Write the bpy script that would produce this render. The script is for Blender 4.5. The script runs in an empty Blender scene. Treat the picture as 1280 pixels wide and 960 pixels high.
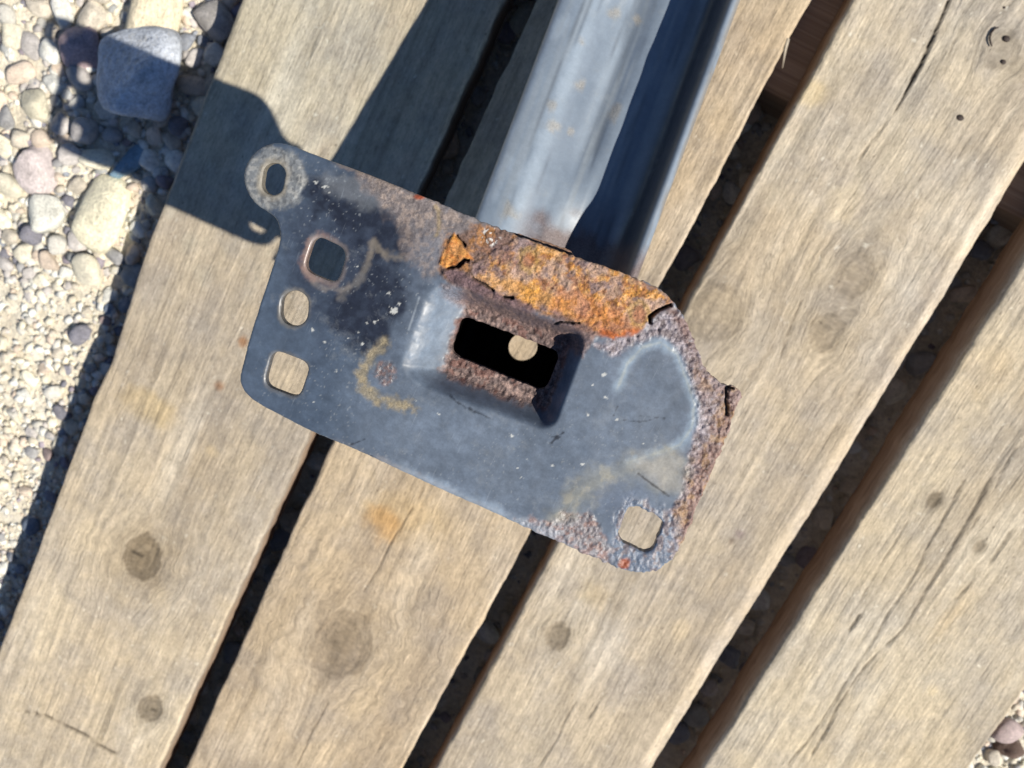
import bpy, bmesh, math, random
import numpy as np
from mathutils import Matrix, Vector

# ------------------------------------------------------------------ camera, sky, sun
SC = bpy.context.scene
COL = SC.collection
F = 998.0                       # focal length in pixels of the 1280 px wide photograph
D0 = 0.47                       # metres from lens to the planks along the optical axis
AY = np.array([2120., -4210., -F]); AY /= np.linalg.norm(AY)      # plank direction (lens axes: right, down, forward)
AX = np.array([4210., 2120., 0.]); AX /= np.linalg.norm(AX)
AZ = np.cross(AX, AY)
CO = np.array([0., 0., D0])
CAM = np.array([-CO @ AX, -CO @ AY, -CO @ AZ])
PLATE_Z = 0.235                 # height of the flange plate above the plank tops
SUN_L = np.array([-0.9733, -0.0395])                              # ground shift of a shadow per metre of height

def cam_setup():
    cd = bpy.data.cameras.new('camera'); co = bpy.data.objects.new('camera', cd); COL.objects.link(co)
    right = Vector((AX[0], AY[0], AZ[0])); up = -Vector((AX[1], AY[1], AZ[1])); back = -Vector((AX[2], AY[2], AZ[2]))
    m = Matrix((right, up, back)).transposed().to_4x4(); m.translation = Vector(CAM)
    co.matrix_world = m
    cd.sensor_width = 36.0; cd.lens = F / 1280.0 * 36.0
    cd.clip_start = 0.005; cd.clip_end = 50.0
    cd.dof.use_dof = True; cd.dof.focus_distance = 0.232; cd.dof.aperture_fstop = 22.0; cd.dof.aperture_blades = 0
    SC.camera = co
cam_setup()

SUN_EL = math.atan2(1.0, float(np.hypot(*SUN_L)))
SUN_AZ = math.atan2(-SUN_L[1], -SUN_L[0])      # direction towards the sun, from +X
wd = bpy.data.worlds.new('World'); SC.world = wd; wd.use_nodes = True
nt = wd.node_tree; bg = nt.nodes['Background']
sky = nt.nodes.new('ShaderNodeTexSky'); sky.sky_type = 'NISHITA'; sky.sun_disc = False
sky.altitude = 3500; sky.dust_density = 0.1; sky.ozone_density = 2.5; sky.sun_elevation = SUN_EL; sky.sun_rotation = math.pi / 2 - SUN_AZ
nt.links.new(sky.outputs[0], bg.inputs[0]); bg.inputs[1].default_value = 0.075
sl = bpy.data.lights.new('sun', 'SUN'); sl.energy = 5.0; sl.angle = math.radians(0.53); sl.color = (1.0, 0.92, 0.80)
so = bpy.data.objects.new('sun', sl); COL.objects.link(so)
so.rotation_euler = Vector((math.cos(SUN_AZ) * math.cos(SUN_EL), math.sin(SUN_AZ) * math.cos(SUN_EL), math.sin(SUN_EL))).to_track_quat('Z', 'Y').to_euler()
so.location = (1.2, 0.1, 1.2)
SC.view_settings.view_transform = 'Standard'; SC.view_settings.look = 'None'
SC.view_settings.exposure = 0.35; SC.view_settings.gamma = 1.0; SC.view_settings.use_curve_mapping = False
SC.render.engine = 'CYCLES'

# ------------------------------------------------------------------ helpers
def W(px, py, z):
    """photo pixel + height above the planks -> world (arrays allowed)"""
    px = np.asarray(px, float); py = np.asarray(py, float); z = np.asarray(z, float)
    r = np.stack([(px - 640) / F, (py - 480) / F, np.ones_like(px)], -1)
    t = (z + CO @ AZ) / (r @ AZ)
    p = r * t[..., None] - CO
    return np.stack([p @ AX, p @ AY, p @ AZ], -1)

def _h(ix, iy, s):
    n = (ix.astype(np.int64) * 374761393 + iy.astype(np.int64) * 668265263 + s * 974634599) & 0x7fffffff
    n = ((n ^ (n >> 13)) * 1274126177) & 0x7fffffff
    n = ((n ^ (n >> 16)) * 668265263) & 0x7fffffff
    return ((n ^ (n >> 15)) & 0xffff) / 65535.0
def vn(x, y, s=0):
    ix = np.floor(x); iy = np.floor(y); fx = x - ix; fy = y - iy
    fx = fx * fx * fx * (fx * (fx * 6 - 15) + 10); fy = fy * fy * fy * (fy * (fy * 6 - 15) + 10)
    a = _h(ix, iy, s); b = _h(ix + 1, iy, s); c = _h(ix, iy + 1, s); d = _h(ix + 1, iy + 1, s)
    return (a + (b - a) * fx) * (1 - fy) + (c + (d - c) * fx) * fy
def fbm(x, y, o=4, s=0, g=0.5):
    v = 0.0; a = 1.0; t = 0.0
    for i in range(o):
        ca, sa = math.cos(0.7 * i), math.sin(0.7 * i)
        k = 2.03 ** i
        v = v + a * vn((x * ca - y * sa) * k + 17.3 * i, (x * sa + y * ca) * k + 5.7 * i, s + i * 31); t += a; a *= g
    return v / t
def ss(a, b, x):
    t = np.clip((x - a) / (b - a), 0, 1); return t * t * (3 - 2 * t)
def psdf(P, X, Y):
    """signed distance to polygon, positive inside"""
    P = np.asarray(P, float); d = np.full(X.shape, 1e9); ins = np.zeros(X.shape, bool); n = len(P)
    for i in range(n):
        ax, ay = P[i]; bx, by = P[(i + 1) % n]; ex, ey = bx - ax, by - ay
        t = np.clip(((X - ax) * ex + (Y - ay) * ey) / max(ex * ex + ey * ey, 1e-9), 0, 1)
        d = np.minimum(d, (X - ax - t * ex) ** 2 + (Y - ay - t * ey) ** 2)
        if ay != by:
            ins ^= ((ay > Y) != (by > Y)) & (X < (bx - ax) * (Y - ay) / (by - ay) + ax)
    d = np.sqrt(d); return np.where(ins, d, -d)
def ldist(P, X, Y):
    d = np.full(X.shape, 1e9)
    for (ax, ay), (bx, by) in zip(P[:-1], P[1:]):
        ex, ey = bx - ax, by - ay
        t = np.clip(((X - ax) * ex + (Y - ay) * ey) / max(ex * ex + ey * ey, 1e-9), 0, 1)
        d = np.minimum(d, (X - ax - t * ex) ** 2 + (Y - ay - t * ey) ** 2)
    return np.sqrt(d)
def chaikin(P, k=2):
    P = [tuple(p) for p in P]
    for _ in range(k):
        Q = []
        for i in range(len(P)):
            a = P[i]; b = P[(i + 1) % len(P)]
            Q += [(a[0] * .75 + b[0] * .25, a[1] * .75 + b[1] * .25), (a[0] * .25 + b[0] * .75, a[1] * .25 + b[1] * .75)]
        P = Q
    return P
def roundpoly(C, r, k=5):
    out = []; n = len(C)
    for i in range(n):
        p = np.array(C[i], float); a = np.array(C[i - 1], float); b = np.array(C[(i + 1) % n], float)
        u = (a - p) / np.linalg.norm(a - p); v = (b - p) / np.linalg.norm(b - p)
        for j in range(k + 1):
            t = j / k
            q = p + u * r * (1 - t) ** 2 + v * r * t ** 2
            out.append(tuple(q))
    return out
def lin(c):
    c = np.asarray(c, float) / 255.0
    return np.where(c <= 0.04045, c / 12.92, ((c + 0.055) / 1.055) ** 2.4) / np.array([1.22, 1.14, 1.02])      # under this sun a surface of this base colour shows as c

def mesh_np(name, V, tris_quads, smooth=True):
    """V (n,3), list of index arrays (m,k)"""
    me = bpy.data.meshes.new(name)
    V = np.asarray(V, np.float32)
    me.vertices.add(len(V)); me.vertices.foreach_set('co', V.ravel())
    loops = np.concatenate([f.ravel() for f in tris_quads]).astype(np.int32)
    lens = np.concatenate([np.full(len(f), f.shape[1], np.int32) for f in tris_quads])
    starts = np.concatenate([[0], np.cumsum(lens)[:-1]]).astype(np.int32)
    me.loops.add(len(loops)); me.loops.foreach_set('vertex_index', loops)
    me.polygons.add(len(lens)); me.polygons.foreach_set('loop_start', starts); me.polygons.foreach_set('loop_total', lens)
    me.polygons.foreach_set('use_smooth', np.full(len(lens), smooth, bool))
    me.update(calc_edges=True); me.validate()
    return me
def set_col(me, name, rgb):
    a = me.attributes.new(name, 'FLOAT_COLOR', 'POINT')
    c = np.ones((len(rgb), 4), np.float32); c[:, :3] = rgb; a.data.foreach_set('color', c.ravel())
def set_f(me, name, v):
    a = me.attributes.new(name, 'FLOAT', 'POINT'); a.data.foreach_set('value', np.asarray(v, np.float32).ravel())
def link(name, me, mat, parent=None):
    o = bpy.data.objects.new(name, me); COL.objects.link(o)
    if mat and not me.materials: me.materials.append(mat)
    if parent: o.parent = parent
    return o
def tag(o, label, cat, group=None):
    o['label'] = label; o['category'] = cat
    if group: o['group'] = group
    return o
def empty(name, loc=(0, 0, 0)):
    o = bpy.data.objects.new(name, None); o.empty_display_size = 0.02; o.location = loc; COL.objects.link(o); return o

def sheet(sd, gx, gy):
    """marching squares: keep sd>0 of a grid.  returns 2-D points, tris/quads, boundary edges (solid on the left)"""
    ny, nx = sd.shape
    P = [np.stack([gx.ravel(), gy.ravel()], -1)]
    inside = sd > 0
    a, b, c, d = inside[:-1, :-1], inside[:-1, 1:], inside[1:, 1:], inside[1:, :-1]
    full = a & b & c & d
    jj, ii = np.nonzero(full)
    k = jj * nx + ii
    quads = np.stack([k, k + 1, k + nx + 1, k + nx], -1)
    jj, ii = np.nonzero((a | b | c | d) & ~full)
    extra = []; cache = {}; base = nx * ny; tris = []; bq = []; bnd = []
    sdr = sd.ravel(); G = P[0]
    def cross(p, q):
        key = (p, q) if p < q else (q, p)
        if key not in cache:
            t = sdr[p] / (sdr[p] - sdr[q]); t = min(max(t, 0.02), 0.98)
            extra.append(G[p] + (G[q] - G[p]) * t); cache[key] = base + len(extra) - 1
        return cache[key]
    for j, i in zip(jj.tolist(), ii.tolist()):
        k = j * nx + i; cs = [k, k + 1, k + nx + 1, k + nx]
        poly = []; isx = []
        for n in range(4):
            p, q = cs[n], cs[(n + 1) % 4]
            if sdr[p] > 0: poly.append(p); isx.append(False)
            if (sdr[p] > 0) != (sdr[q] > 0): poly.append(cross(p, q)); isx.append(True)
        m = len(poly)
        if m < 3: continue
        for n in range(1, m - 1): tris.append((poly[0], poly[n], poly[n + 1]))
        for n in range(m):
            p, q = poly[n], poly[(n + 1) % m]
            if isx[n] and isx[(n + 1) % m]: bnd.append((p, q))
    pts = np.concatenate([G, np.array(extra).reshape(-1, 2)])
    tris = np.array(tris, np.int64).reshape(-1, 3)
    used = np.unique(np.concatenate([quads.ravel(), tris.ravel()]))
    rm = np.full(len(pts), -1, np.int64); rm[used] = np.arange(len(used))
    return pts[used], rm[quads], rm[tris], rm[np.array(bnd, np.int64).reshape(-1, 2)]

# --- materials
class NT:
    def __init__(s, name):
        s.m = bpy.data.materials.new(name); s.m.use_nodes = True; s.t = s.m.node_tree; s.b = s.t.nodes['Principled BSDF']
    def n(s, ty, **kw):
        nd = s.t.nodes.new(ty)
        for k, v in kw.items():
            if k.startswith('i_'):
                key = k[2:]; nd.inputs[int(key) if key.isdigit() else key].default_value = v
            else: setattr(nd, k, v)
        return nd
    def l(s, a, b): s.t.links.new(a, b)
    def attr(s, name, out='Fac'): return s.n('ShaderNodeAttribute', attribute_name=name).outputs[out]
    def noise(s, vec, scale, detail=4, rough=.55, dist=0.0):
        nd = s.n('ShaderNodeTexNoise', i_Scale=scale, i_Detail=detail, i_Roughness=rough, i_Distortion=dist)
        if vec is not None: s.l(vec, nd.inputs['Vector'])
        return nd.outputs['Fac']
    def ramp(s, fac, *stops):
        nd = s.n('ShaderNodeValToRGB'); e = nd.color_ramp.elements
        while len(e) < len(stops): e.new(0.5)
        for el, (p, c) in zip(e, stops):
            el.position = p; el.color = (c, c, c, 1) if not hasattr(c, '__len__') else tuple(c) + (1,)
        s.l(fac, nd.inputs[0]); return nd.outputs[0]
    def math(s, op, a, b=None):
        nd = s.n('ShaderNodeMath', operation=op)
        for i, v in enumerate((a, b)):
            if v is None: continue
            if isinstance(v, (int, float)): nd.inputs[i].default_value = v
            else: s.l(v, nd.inputs[i])
        return nd.outputs[0]
    def mix(s, fac, a, b, mode='MIX'):
        nd = s.n('ShaderNodeMix', data_type='RGBA', blend_type=mode)
        for i, v in ((0, fac), (6, a), (7, b)):
            if isinstance(v, (int, float)): nd.inputs[i].default_value = v if i == 0 else (v, v, v, 1)
            elif isinstance(v, (tuple, list, np.ndarray)): nd.inputs[i].default_value = tuple(v) + (1,)
            else: s.l(v, nd.inputs[i])
        return nd.outputs[2]
    def bump(s, h, strength, dist, prev=None):
        nd = s.n('ShaderNodeBump', i_Strength=1.0, i_Distance=dist)
        if isinstance(strength, (int, float)): nd.inputs['Strength'].default_value = strength
        else: s.l(strength, nd.inputs['Strength'])
        s.l(h, nd.inputs['Height'])
        if prev is not None: s.l(prev, nd.inputs['Normal'])
        return nd.outputs[0]

def mat_metal(name, mottle=1.0):
    """worn black paint: colour, rust and pit masks come as attributes of the mesh; grain is procedural"""
    N = NT(name); tc = N.n('ShaderNodeTexCoord').outputs['Object']
    col = N.attr('paint', 'Color'); rust = N.attr('rust'); pit = N.attr('pit')
    g1 = N.noise(tc, 1400, 5, .62); g2 = N.noise(tc, 3300, 2, .5)
    var = N.math('ADD', N.math('MULTIPLY', N.math('SUBTRACT', g1, .5), 2.0), N.math('MULTIPLY', N.math('SUBTRACT', g2, .5), 1.0))
    amt = N.math('ADD', N.math('MULTIPLY', rust, 1.05), N.math('ADD', N.math('MULTIPLY', pit, .35), .12))
    fac = N.math('MAXIMUM', N.math('ADD', N.math('MULTIPLY', var, amt), 1.0), .15)
    c = N.mix(1.0, col, fac, 'MULTIPLY')
    # fine pale dust specks on the paint
    sp = N.ramp(N.noise(tc, 900, 2, .5), (.74, 0.0), (.79, 1.0))
    dustf = N.math('MULTIPLY', sp, N.math('MULTIPLY', N.ramp(N.noise(tc, 60, 3), (.5, 0.0), (.7, .25)), N.math('SUBTRACT', 1.0, rust)))
    c = N.mix(dustf, c, tuple(lin((150, 150, 150))))
    scr = N.n('ShaderNodeMapping'); scr.inputs['Rotation'].default_value = (0, 0, .6); scr.inputs['Scale'].default_value = (1, .06, 1); N.l(tc, scr.inputs[0])
    c = N.mix(N.math('MULTIPLY', N.ramp(N.noise(scr.outputs[0], 1500, 3, .6), (.66, 0.0), (.74, .22)), N.math('SUBTRACT', 1.0, rust)), c, tuple(lin((160, 165, 168))))
    c = N.mix(1.0, c, N.ramp(N.noise(tc, 330, 5, .7), (.3, 1 - .2 * mottle), (.5, 1.0), (.7, 1 + .25 * mottle)), 'MULTIPLY')
    c = N.mix(N.math('MULTIPLY', N.ramp(N.noise(tc, 95, 6, .72), (.56, 0.0), (.70, .30)), N.math('SUBTRACT', 1.0, rust)), c, tuple(lin((150, 152, 150))))
    N.l(c, N.b.inputs['Base Color'])
    r = N.math('ADD', N.attr('rough'), N.math('MULTIPLY', N.math('SUBTRACT', N.noise(tc, 250, 4), .5), .25))
    N.l(r, N.b.inputs['Roughness'])
    N.b.inputs['Specular IOR Level'].default_value = .5
    b1 = N.bump(g1, N.math('MINIMUM', N.math('ADD', N.math('MULTIPLY', rust, .75), N.math('ADD', N.math('MULTIPLY', pit, .5), .012)), 1.0), .0006)
    N.l(b1, N.b.inputs['Normal'])
    return N.m

def mat_wood(name):
    N = NT(name); tc = N.n('ShaderNodeTexCoord').outputs['Object']
    sep = N.n('ShaderNodeSeparateXYZ'); N.l(tc, sep.inputs[0])
    g = N.attr('grain'); knot = N.attr('knot'); dirt = N.attr('dirt'); tint = N.attr('tint', 'Color')
    rnd = N.n('ShaderNodeObjectInfo').outputs['Random']
    def vec(kx, ky):
        c = N.n('ShaderNodeCombineXYZ'); N.l(N.math('MULTIPLY', g, kx), c.inputs[0]); N.l(N.math('MULTIPLY', sep.outputs[1], ky), c.inputs[1])
        N.l(N.math('ADD', N.math('MULTIPLY', sep.outputs[2], 40), N.math('MULTIPLY', rnd, 37)), c.inputs[2]); return c.outputs[0]
    broad = N.noise(vec(22, 3.5), 1, 3, .5)
    ring = N.noise(vec(150, 4.5), 1, 4, .6)
    fib = N.noise(vec(560, 38), 1, 5, .68)
    fine = N.noise(vec(1500, 420), 1, 3, .6)
    blot = N.noise(tc, 26, 4, .6); mott = N.noise(vec(200, 110), 1, 5, .7); speck = N.noise(vec(640, 300), 1, 2, .5)
    c = N.mix(N.ramp(broad, (.32, 0.0), (.68, 1.0)), lin((174, 160, 138)), lin((202, 187, 160)))
    c = N.mix(N.ramp(blot, (.42, 0.0), (.64, .6)), c, lin((162, 154, 143)))
    c = N.mix(N.ramp(N.noise(vec(26, 7), 1, 4, .6), (.54, 0.0), (.70, .6)), c, lin((222, 211, 190)))
    c = N.mix(1.0, c, N.mix(N.ramp(N.noise(tc, 11, 3, .5), (.35, 0.0), (.65, 1.0)), (1.03, .985, .925), (1.0, .985, .98)), 'MULTIPLY')
    c = N.mix(1.0, c, N.ramp(ring, (.28, .70), (.43, .98), (.53, 1.02), (.72, 1.10)), 'MULTIPLY')
    c = N.mix(1.0, c, N.ramp(fib, (.26, .68), (.42, .95), (.58, 1.04), (.76, 1.24)), 'MULTIPLY')
    c = N.mix(1.0, c, N.ramp(fine, (.25, .74), (.5, 1.0), (.75, 1.22)), 'MULTIPLY')
    c = N.mix(1.0, c, N.ramp(mott, (.3, .80), (.5, 1.0), (.72, 1.2)), 'MULTIPLY')
    c = N.mix(N.ramp(speck, (.69, 0.0), (.76, .65)), c, lin((96, 84, 70)))
    pale = N.noise(vec(330, 210), 1, 3, .6)
    c = N.mix(N.math('MULTIPLY', N.ramp(pale, (.64, 0.0), (.74, .7)), N.ramp(blot, (.4, 0.0), (.55, 1.0))), c, lin((232, 222, 200)))
    c = N.mix(1.0, c, tint, 'MULTIPLY')
    c = N.mix(knot, c, N.mix(1.0, c, (.44, .42, .39), 'MULTIPLY'))
    c = N.mix(dirt, c, lin((42, 34, 27)))
    # freshly sawn, browner sides below the weathered face
    side = N.attr('side')
    c = N.mix(side, c, N.mix(N.ramp(fib, (.3, 0.0), (.7, 1.0)), lin((120, 92, 72)), lin((186, 156, 128))))
    N.l(c, N.b.inputs['Base Color'])
    N.b.inputs['Roughness'].default_value = .78; N.b.inputs['Specular IOR Level'].default_value = .3
    h = N.math('ADD', N.math('MULTIPLY', fib, .7), N.math('ADD', N.math('MULTIPLY', ring, .5), N.math('MULTIPLY', mott, .5)))
    b = N.bump(h, .9, .0015); b = N.bump(fine, .4, .0004, b)
    N.l(b, N.b.inputs['Normal'])
    return N.m

def mat_stone(name):
    N = NT(name); tc = N.n('ShaderNodeTexCoord').outputs['Object']; oi = N.n('ShaderNodeObjectInfo')
    off = N.n('ShaderNodeVectorMath', operation='ADD'); N.l(tc, off.inputs[0])
    cmb = N.n('ShaderNodeCombineXYZ'); N.l(N.math('MULTIPLY', oi.outputs['Random'], 50), cmb.inputs[0]); N.l(cmb.outputs[0], off.inputs[1]); v = off.outputs[0]
    a = N.noise(v, 1.6, 5, .6, .6); b = N.noise(v, 9, 4, .65)
    c = N.mix(1.0, oi.outputs['Color'], N.ramp(a, (.3, .72), (.5, 1.0), (.7, 1.22)), 'MULTIPLY')
    c = N.mix(1.0, c, N.ramp(b, (.3, .72), (.5, 1.0), (.72, 1.25)), 'MULTIPLY')
    c = N.mix(1.0, c, N.ramp(N.noise(v, 24, 3, .6), (.34, .66), (.45, 1.0), (.66, 1.2)), 'MULTIPLY')
    c = N.mix(N.ramp(N.noise(v, 3.1, 3, .5, 1.2), (.60, 0.0), (.72, .4)), c, lin((208, 196, 172)))
    N.l(c, N.b.inputs['Base Color']); N.b.inputs['Roughness'].default_value = .7; N.b.inputs['Specular IOR Level'].default_value = .35
    N.l(N.bump(b, .35, .12), N.b.inputs['Normal'])
    return N.m

def mat_sand(name):
    N = NT(name); tc = N.n('ShaderNodeTexCoord').outputs['Object']
    a = N.noise(tc, 30, 5, .6); b = N.noise(tc, 260, 5, .65); d = N.noise(tc, 900, 3, .6)
    c = N.mix(N.ramp(a, (.35, 0.0), (.65, 1.0)), lin((232, 216, 186)), lin((246, 234, 208)))
    c = N.mix(1.0, c, N.ramp(b, (.3, .75), (.5, 1.0), (.7, 1.2)), 'MULTIPLY')
    c = N.mix(1.0, c, N.ramp(d, (.3, .8), (.5, 1.0), (.7, 1.2)), 'MULTIPLY')
    N.l(c, N.b.inputs['Base Color']); N.b.inputs['Roughness'].default_value = .95
    n1 = N.bump(b, .8, .003); N.l(N.bump(d, .6, .001, n1), N.b.inputs['Normal'])
    return N.m

def mat_gravel(name):
    N = NT(name); tc = N.n('ShaderNodeTexCoord').outputs['Object']
    col = N.attr('paint', 'Color'); b = N.noise(tc, 700, 4, .6)
    N.l(N.mix(1.0, col, N.ramp(b, (.3, .8), (.5, 1.0), (.7, 1.2)), 'MULTIPLY'), N.b.inputs['Base Color'])
    N.b.inputs['Roughness'].default_value = .8; N.l(N.bump(b, .4, .001), N.b.inputs['Normal'])
    return N.m

def mat_iron(name):
    N = NT(name); tc = N.n('ShaderNodeTexCoord').outputs['Object']
    a = N.noise(tc, 900, 4, .6)
    N.l(N.mix(a, lin((30, 26, 24)), lin((70, 52, 42))), N.b.inputs['Base Color']); N.b.inputs['Roughness'].default_value = .7
    return N.m

M_METAL = mat_metal('worn_black_paint'); M_RAIL = mat_metal('dusty_black_paint', .35); M_WOOD = mat_wood('weathered_wood'); M_STONE = mat_stone('river_stone')
M_SAND = mat_sand('sand'); M_GRAVEL = mat_gravel('fine_gravel'); M_IRON = mat_iron('old_iron')

# ------------------------------------------------------------------ ground
def ground_z(x, y):
    z = -0.078 + 0.042 * ss(-0.185, -0.258, x) + 0.038 * ss(.33, .38, x)
    return z + 0.007 * (fbm(x * 14, y * 14, 4, 3) - .5) * 2 * .5 + .0022 * (fbm(x * 90, y * 90, 3, 9) - .5)
def build_ground():
    xs = np.unique(np.concatenate([np.linspace(-1.6, -.55, 30), np.linspace(-.55, -.2, 150), np.linspace(-.2, .34, 70), np.linspace(.34, .5, 60), np.linspace(.5, 1.6, 30)]))
    ys = np.unique(np.concatenate([np.linspace(-1.6, -.5, 30), np.linspace(-.5, .45, 330), np.linspace(.45, 1.6, 30)]))
    X, Y = np.meshgrid(xs, ys); Z = ground_z(X, Y)
    nx, ny = len(xs), len(ys); k = (np.arange(ny - 1)[:, None] * nx + np.arange(nx - 1)[None]).ravel()
    me = mesh_np('ground', np.stack([X, Y, Z], -1).reshape(-1, 3), [np.stack([k, k + 1, k + nx + 1, k + nx], -1)])
    o = link('ground', me, M_SAND); o['kind'] = 'structure'
build_ground()

# ------------------------------------------------------------------ pallet
PLANK_T = 0.028
pallet = empty('wooden_pallet', (0, 0, -0.09))
pallet['kind'] = 'thing'; tag(pallet, 'weathered grey-beige wooden pallet of wide planks lying on gravel under the metal beam', 'pallet')

def px2xy(P): 
    P = np.asarray(P, float); q = W(P[:, 0], P[:, 1], np.zeros(len(P))); return q[:, :2]

def build_plank(idx, x0, x1, knots, lines, stains, notch=None, cham=0.0, bev=(.0022, .0022), tone=(1.04, 1.02, .985)):
    ys = np.concatenate([np.linspace(-.62, -.47, 14)[:-1], np.arange(-.47, .40, .0021), np.linspace(.40, .72, 40)[1:]])
    xc = np.concatenate([[0, .003], np.arange(.006, .994, .0062), [.997, 1.0]])
    rng = 100 + idx * 17
    wl = (fbm(ys * 9 + idx * 7, ys * 0 + .5, 3, rng) - .5) * .0026 + (fbm(ys * 110, ys * 0 + idx, 3, rng + 1, .7) - .5) * .0016
    wr = (fbm(ys * 8 + idx * 5, ys * 0 + 3.5, 3, rng + 2) - .5) * .0026 + (fbm(ys * 110, ys * 0 + idx + 9, 3, rng + 3, .7) - .5) * .0016
    if notch is not None:
        ny_, nd_ = np.array(notch).T; wl = wl * .5 + np.interp(ys, ny_[::-1], nd_[::-1])
    L = x0 + wl; R = x1 + wr
    X = L[:, None] + (R - L)[:, None] * xc[None]; Y = np.repeat(ys[:, None], len(xc), 1)
    dl = X - L[:, None]; dr = R[:, None] - X
    bl = bev[0] * (.5 + fbm(Y * 12, Y * 0 + idx, 3, rng + 5)); br = bev[1] * (.5 + fbm(Y * 12, Y * 0 + idx + 5, 3, rng + 6))
    def drop(d, r):
        t = np.clip(1 - d / r, 0, 1); return r * (1 - np.sqrt(np.clip(1 - t * t, 0, 1)))
    Z = -drop(dl, bl) - drop(dr, br) + (fbm(X * 25, Y * 5, 3, rng + 7) - .5) * .0016 + (fbm(X * 300, Y * 14, 2, rng + 8) - .5) * .0005 - .0008
    g = X + (fbm(X * 6, Y * 2.2, 2, rng + 9) - .5) * .022
    knot = np.zeros_like(X); dirt = np.zeros_like(X); tint = np.ones(X.shape + (3,)) * np.array(tone)
    for px, py, r, amt in knots:
        c = px2xy([(px, py)])[0]; r = r * .00056
        d = np.hypot((X - c[0]) / r, (Y - c[1]) / (1.25 * r)) * (1 + .22 * (fbm(X * 130, Y * 130, 2, rng + 11) - .5) * 2)
        g = g - (X - c[0]) * .85 * np.exp(-d * d / 3)
        ringm = .86 + .14 * np.cos(d * 17 + 3 * fbm(X * 60, Y * 60, 2, rng + 25))
        knot = np.maximum(knot, amt * ss(1.06, .90, d) * ringm * (.82 + .3 * np.exp(-((d - .97) / .07) ** 2)) + amt * .28 * ss(1.7, 1.0, d))
        tint *= (1 - .10 * amt * np.exp(-((d - 1.4) / .6) ** 2))[..., None]
        Z += -.0008 * ss(1.1, .6, d) * amt
        ck = np.abs((X - c[0]) * .12 + (Y - c[1]) + (fbm(X * 200, Y * 200, 2, rng + 13) - .5) * .004)
        dirt = np.maximum(dirt, .75 * amt * ss(.0010, .0003, ck) * ss(.8, .5, d) * (r > .008) * (amt > .9))
    for P, wdt, amt in lines:
        q = px2xy(P); d = ldist(q, X + (fbm(X * 150, Y * 40, 2, rng + 15) - .5) * .003, Y)
        m = ss(wdt * .0004, wdt * .0001, d) * amt * ss(.36, .60, fbm(X * 260, Y * 190, 3, rng + 17, .6) + amt * .28 - .04)
        dirt = np.maximum(dirt, m); Z -= m * .0016
    for px, py, rx, ry, rgb, amt in stains:
        c = px2xy([(px, py)])[0]
        d = np.hypot((X - c[0]) / (rx * .00046), (Y - c[1]) / (ry * .00046)) + (fbm(X * 110, Y * 80, 3, rng + 19) - .5) * .9
        m = (ss(1.1, .25, d) * amt)[..., None]; tint = tint * (1 - m) + tint * np.array(rgb) * m
    if cham:                                   # worn, paler chamfer along the right-hand arris
        cw = cham * (.45 + 1.2 * fbm(Y * 7, Y * 0 + idx, 3, rng + 23)); cd = np.clip(cw - dr, 0, None); Z -= cd * .5
        tint *= (1 + .16 * ss(0, .0025, cd))[..., None] * np.array([1.0, 1.0, .97]); knot *= 1 - ss(0, .002, cd)
    side = np.zeros_like(X)
    V = np.stack([X, Y, Z], -1); nyv, nxv = X.shape
    k = (np.arange(nyv - 1)[:, None] * nxv + np.arange(nxv - 1)[None]).ravel()
    faces = [np.stack([k, k + 1, k + nxv + 1, k + nxv], -1)]
    Vs = [V.reshape(-1, 3)]; A = dict(grain=[g.ravel()], knot=[knot.ravel()], dirt=[dirt.ravel()], side=[side.ravel()]); T = [tint.reshape(-1, 3)]
    nb = len(Vs[0])
    # sides: strips of rings going down, then the underside
    lv = (0.0, .003, .009, .017, PLANK_T - .0015, PLANK_T)
    for sgn, ex, ez in ((-1, L, Z[:, 0]), (1, R, Z[:, -1])):
        rows = []
        for n, t in enumerate(lv):
            inset = .0 if t < PLANK_T else .0012
            jit = (fbm(ys * 70, ys * 0 + t * 300 + sgn, 2, rng + 21) - .5) * .0012 * (t > 0)
            xx = ex - sgn * inset + sgn * jit
            rows.append(np.stack([xx, ys, ez - t if n else ez], -1))
        S = np.stack(rows, 0); m = S.shape[1]
        Vs.append(S.reshape(-1, 3)); nn = len(lv) * m
        A['grain'].append((S[..., 2] + .3 * sgn).ravel()); A['knot'].append(np.zeros(nn)); A['dirt'].append(np.zeros(nn))
        A['side'].append(np.repeat(np.array([0, .35, .75, .9, 1, 1.]), m)); T.append(np.ones((nn, 3)))
        kk = nb + (np.arange(len(lv) - 1)[:, None] * m + np.arange(m - 1)[None]).ravel()
        q = np.stack([kk, kk + 1, kk + m + 1, kk + m], -1); faces.append(q if sgn > 0 else q[:, ::-1]); nb += nn
    # underside and ends
    B = []
    for e in (0, -1):
        B += [(L[e], ys[e], Z[e, 0]), (R[e], ys[e], Z[e, -1]), (R[e], ys[e], -PLANK_T), (L[e], ys[e], -PLANK_T)]
    Vs.append(np.array(B)); 
    for kx in A: A[kx].append(np.zeros(8) if kx != 'side' else np.ones(8))
    T.append(np.ones((8, 3)))
    faces.append(np.array([[nb, nb + 1, nb + 2, nb + 3][::-1], [nb + 4, nb + 5, nb + 6, nb + 7], [nb + 3, nb + 2, nb + 6, nb + 7][::-1]]))
    me = mesh_np('plank', np.concatenate(Vs), faces)
    for kx in A: set_f(me, kx, np.concatenate(A[kx]))
    set_col(me, 'tint', np.concatenate(T))
    o = link('plank', me, M_WOOD); o.parent = pallet; o.matrix_parent_inverse = Matrix.Translation((0, 0, .09))
    return o

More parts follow.
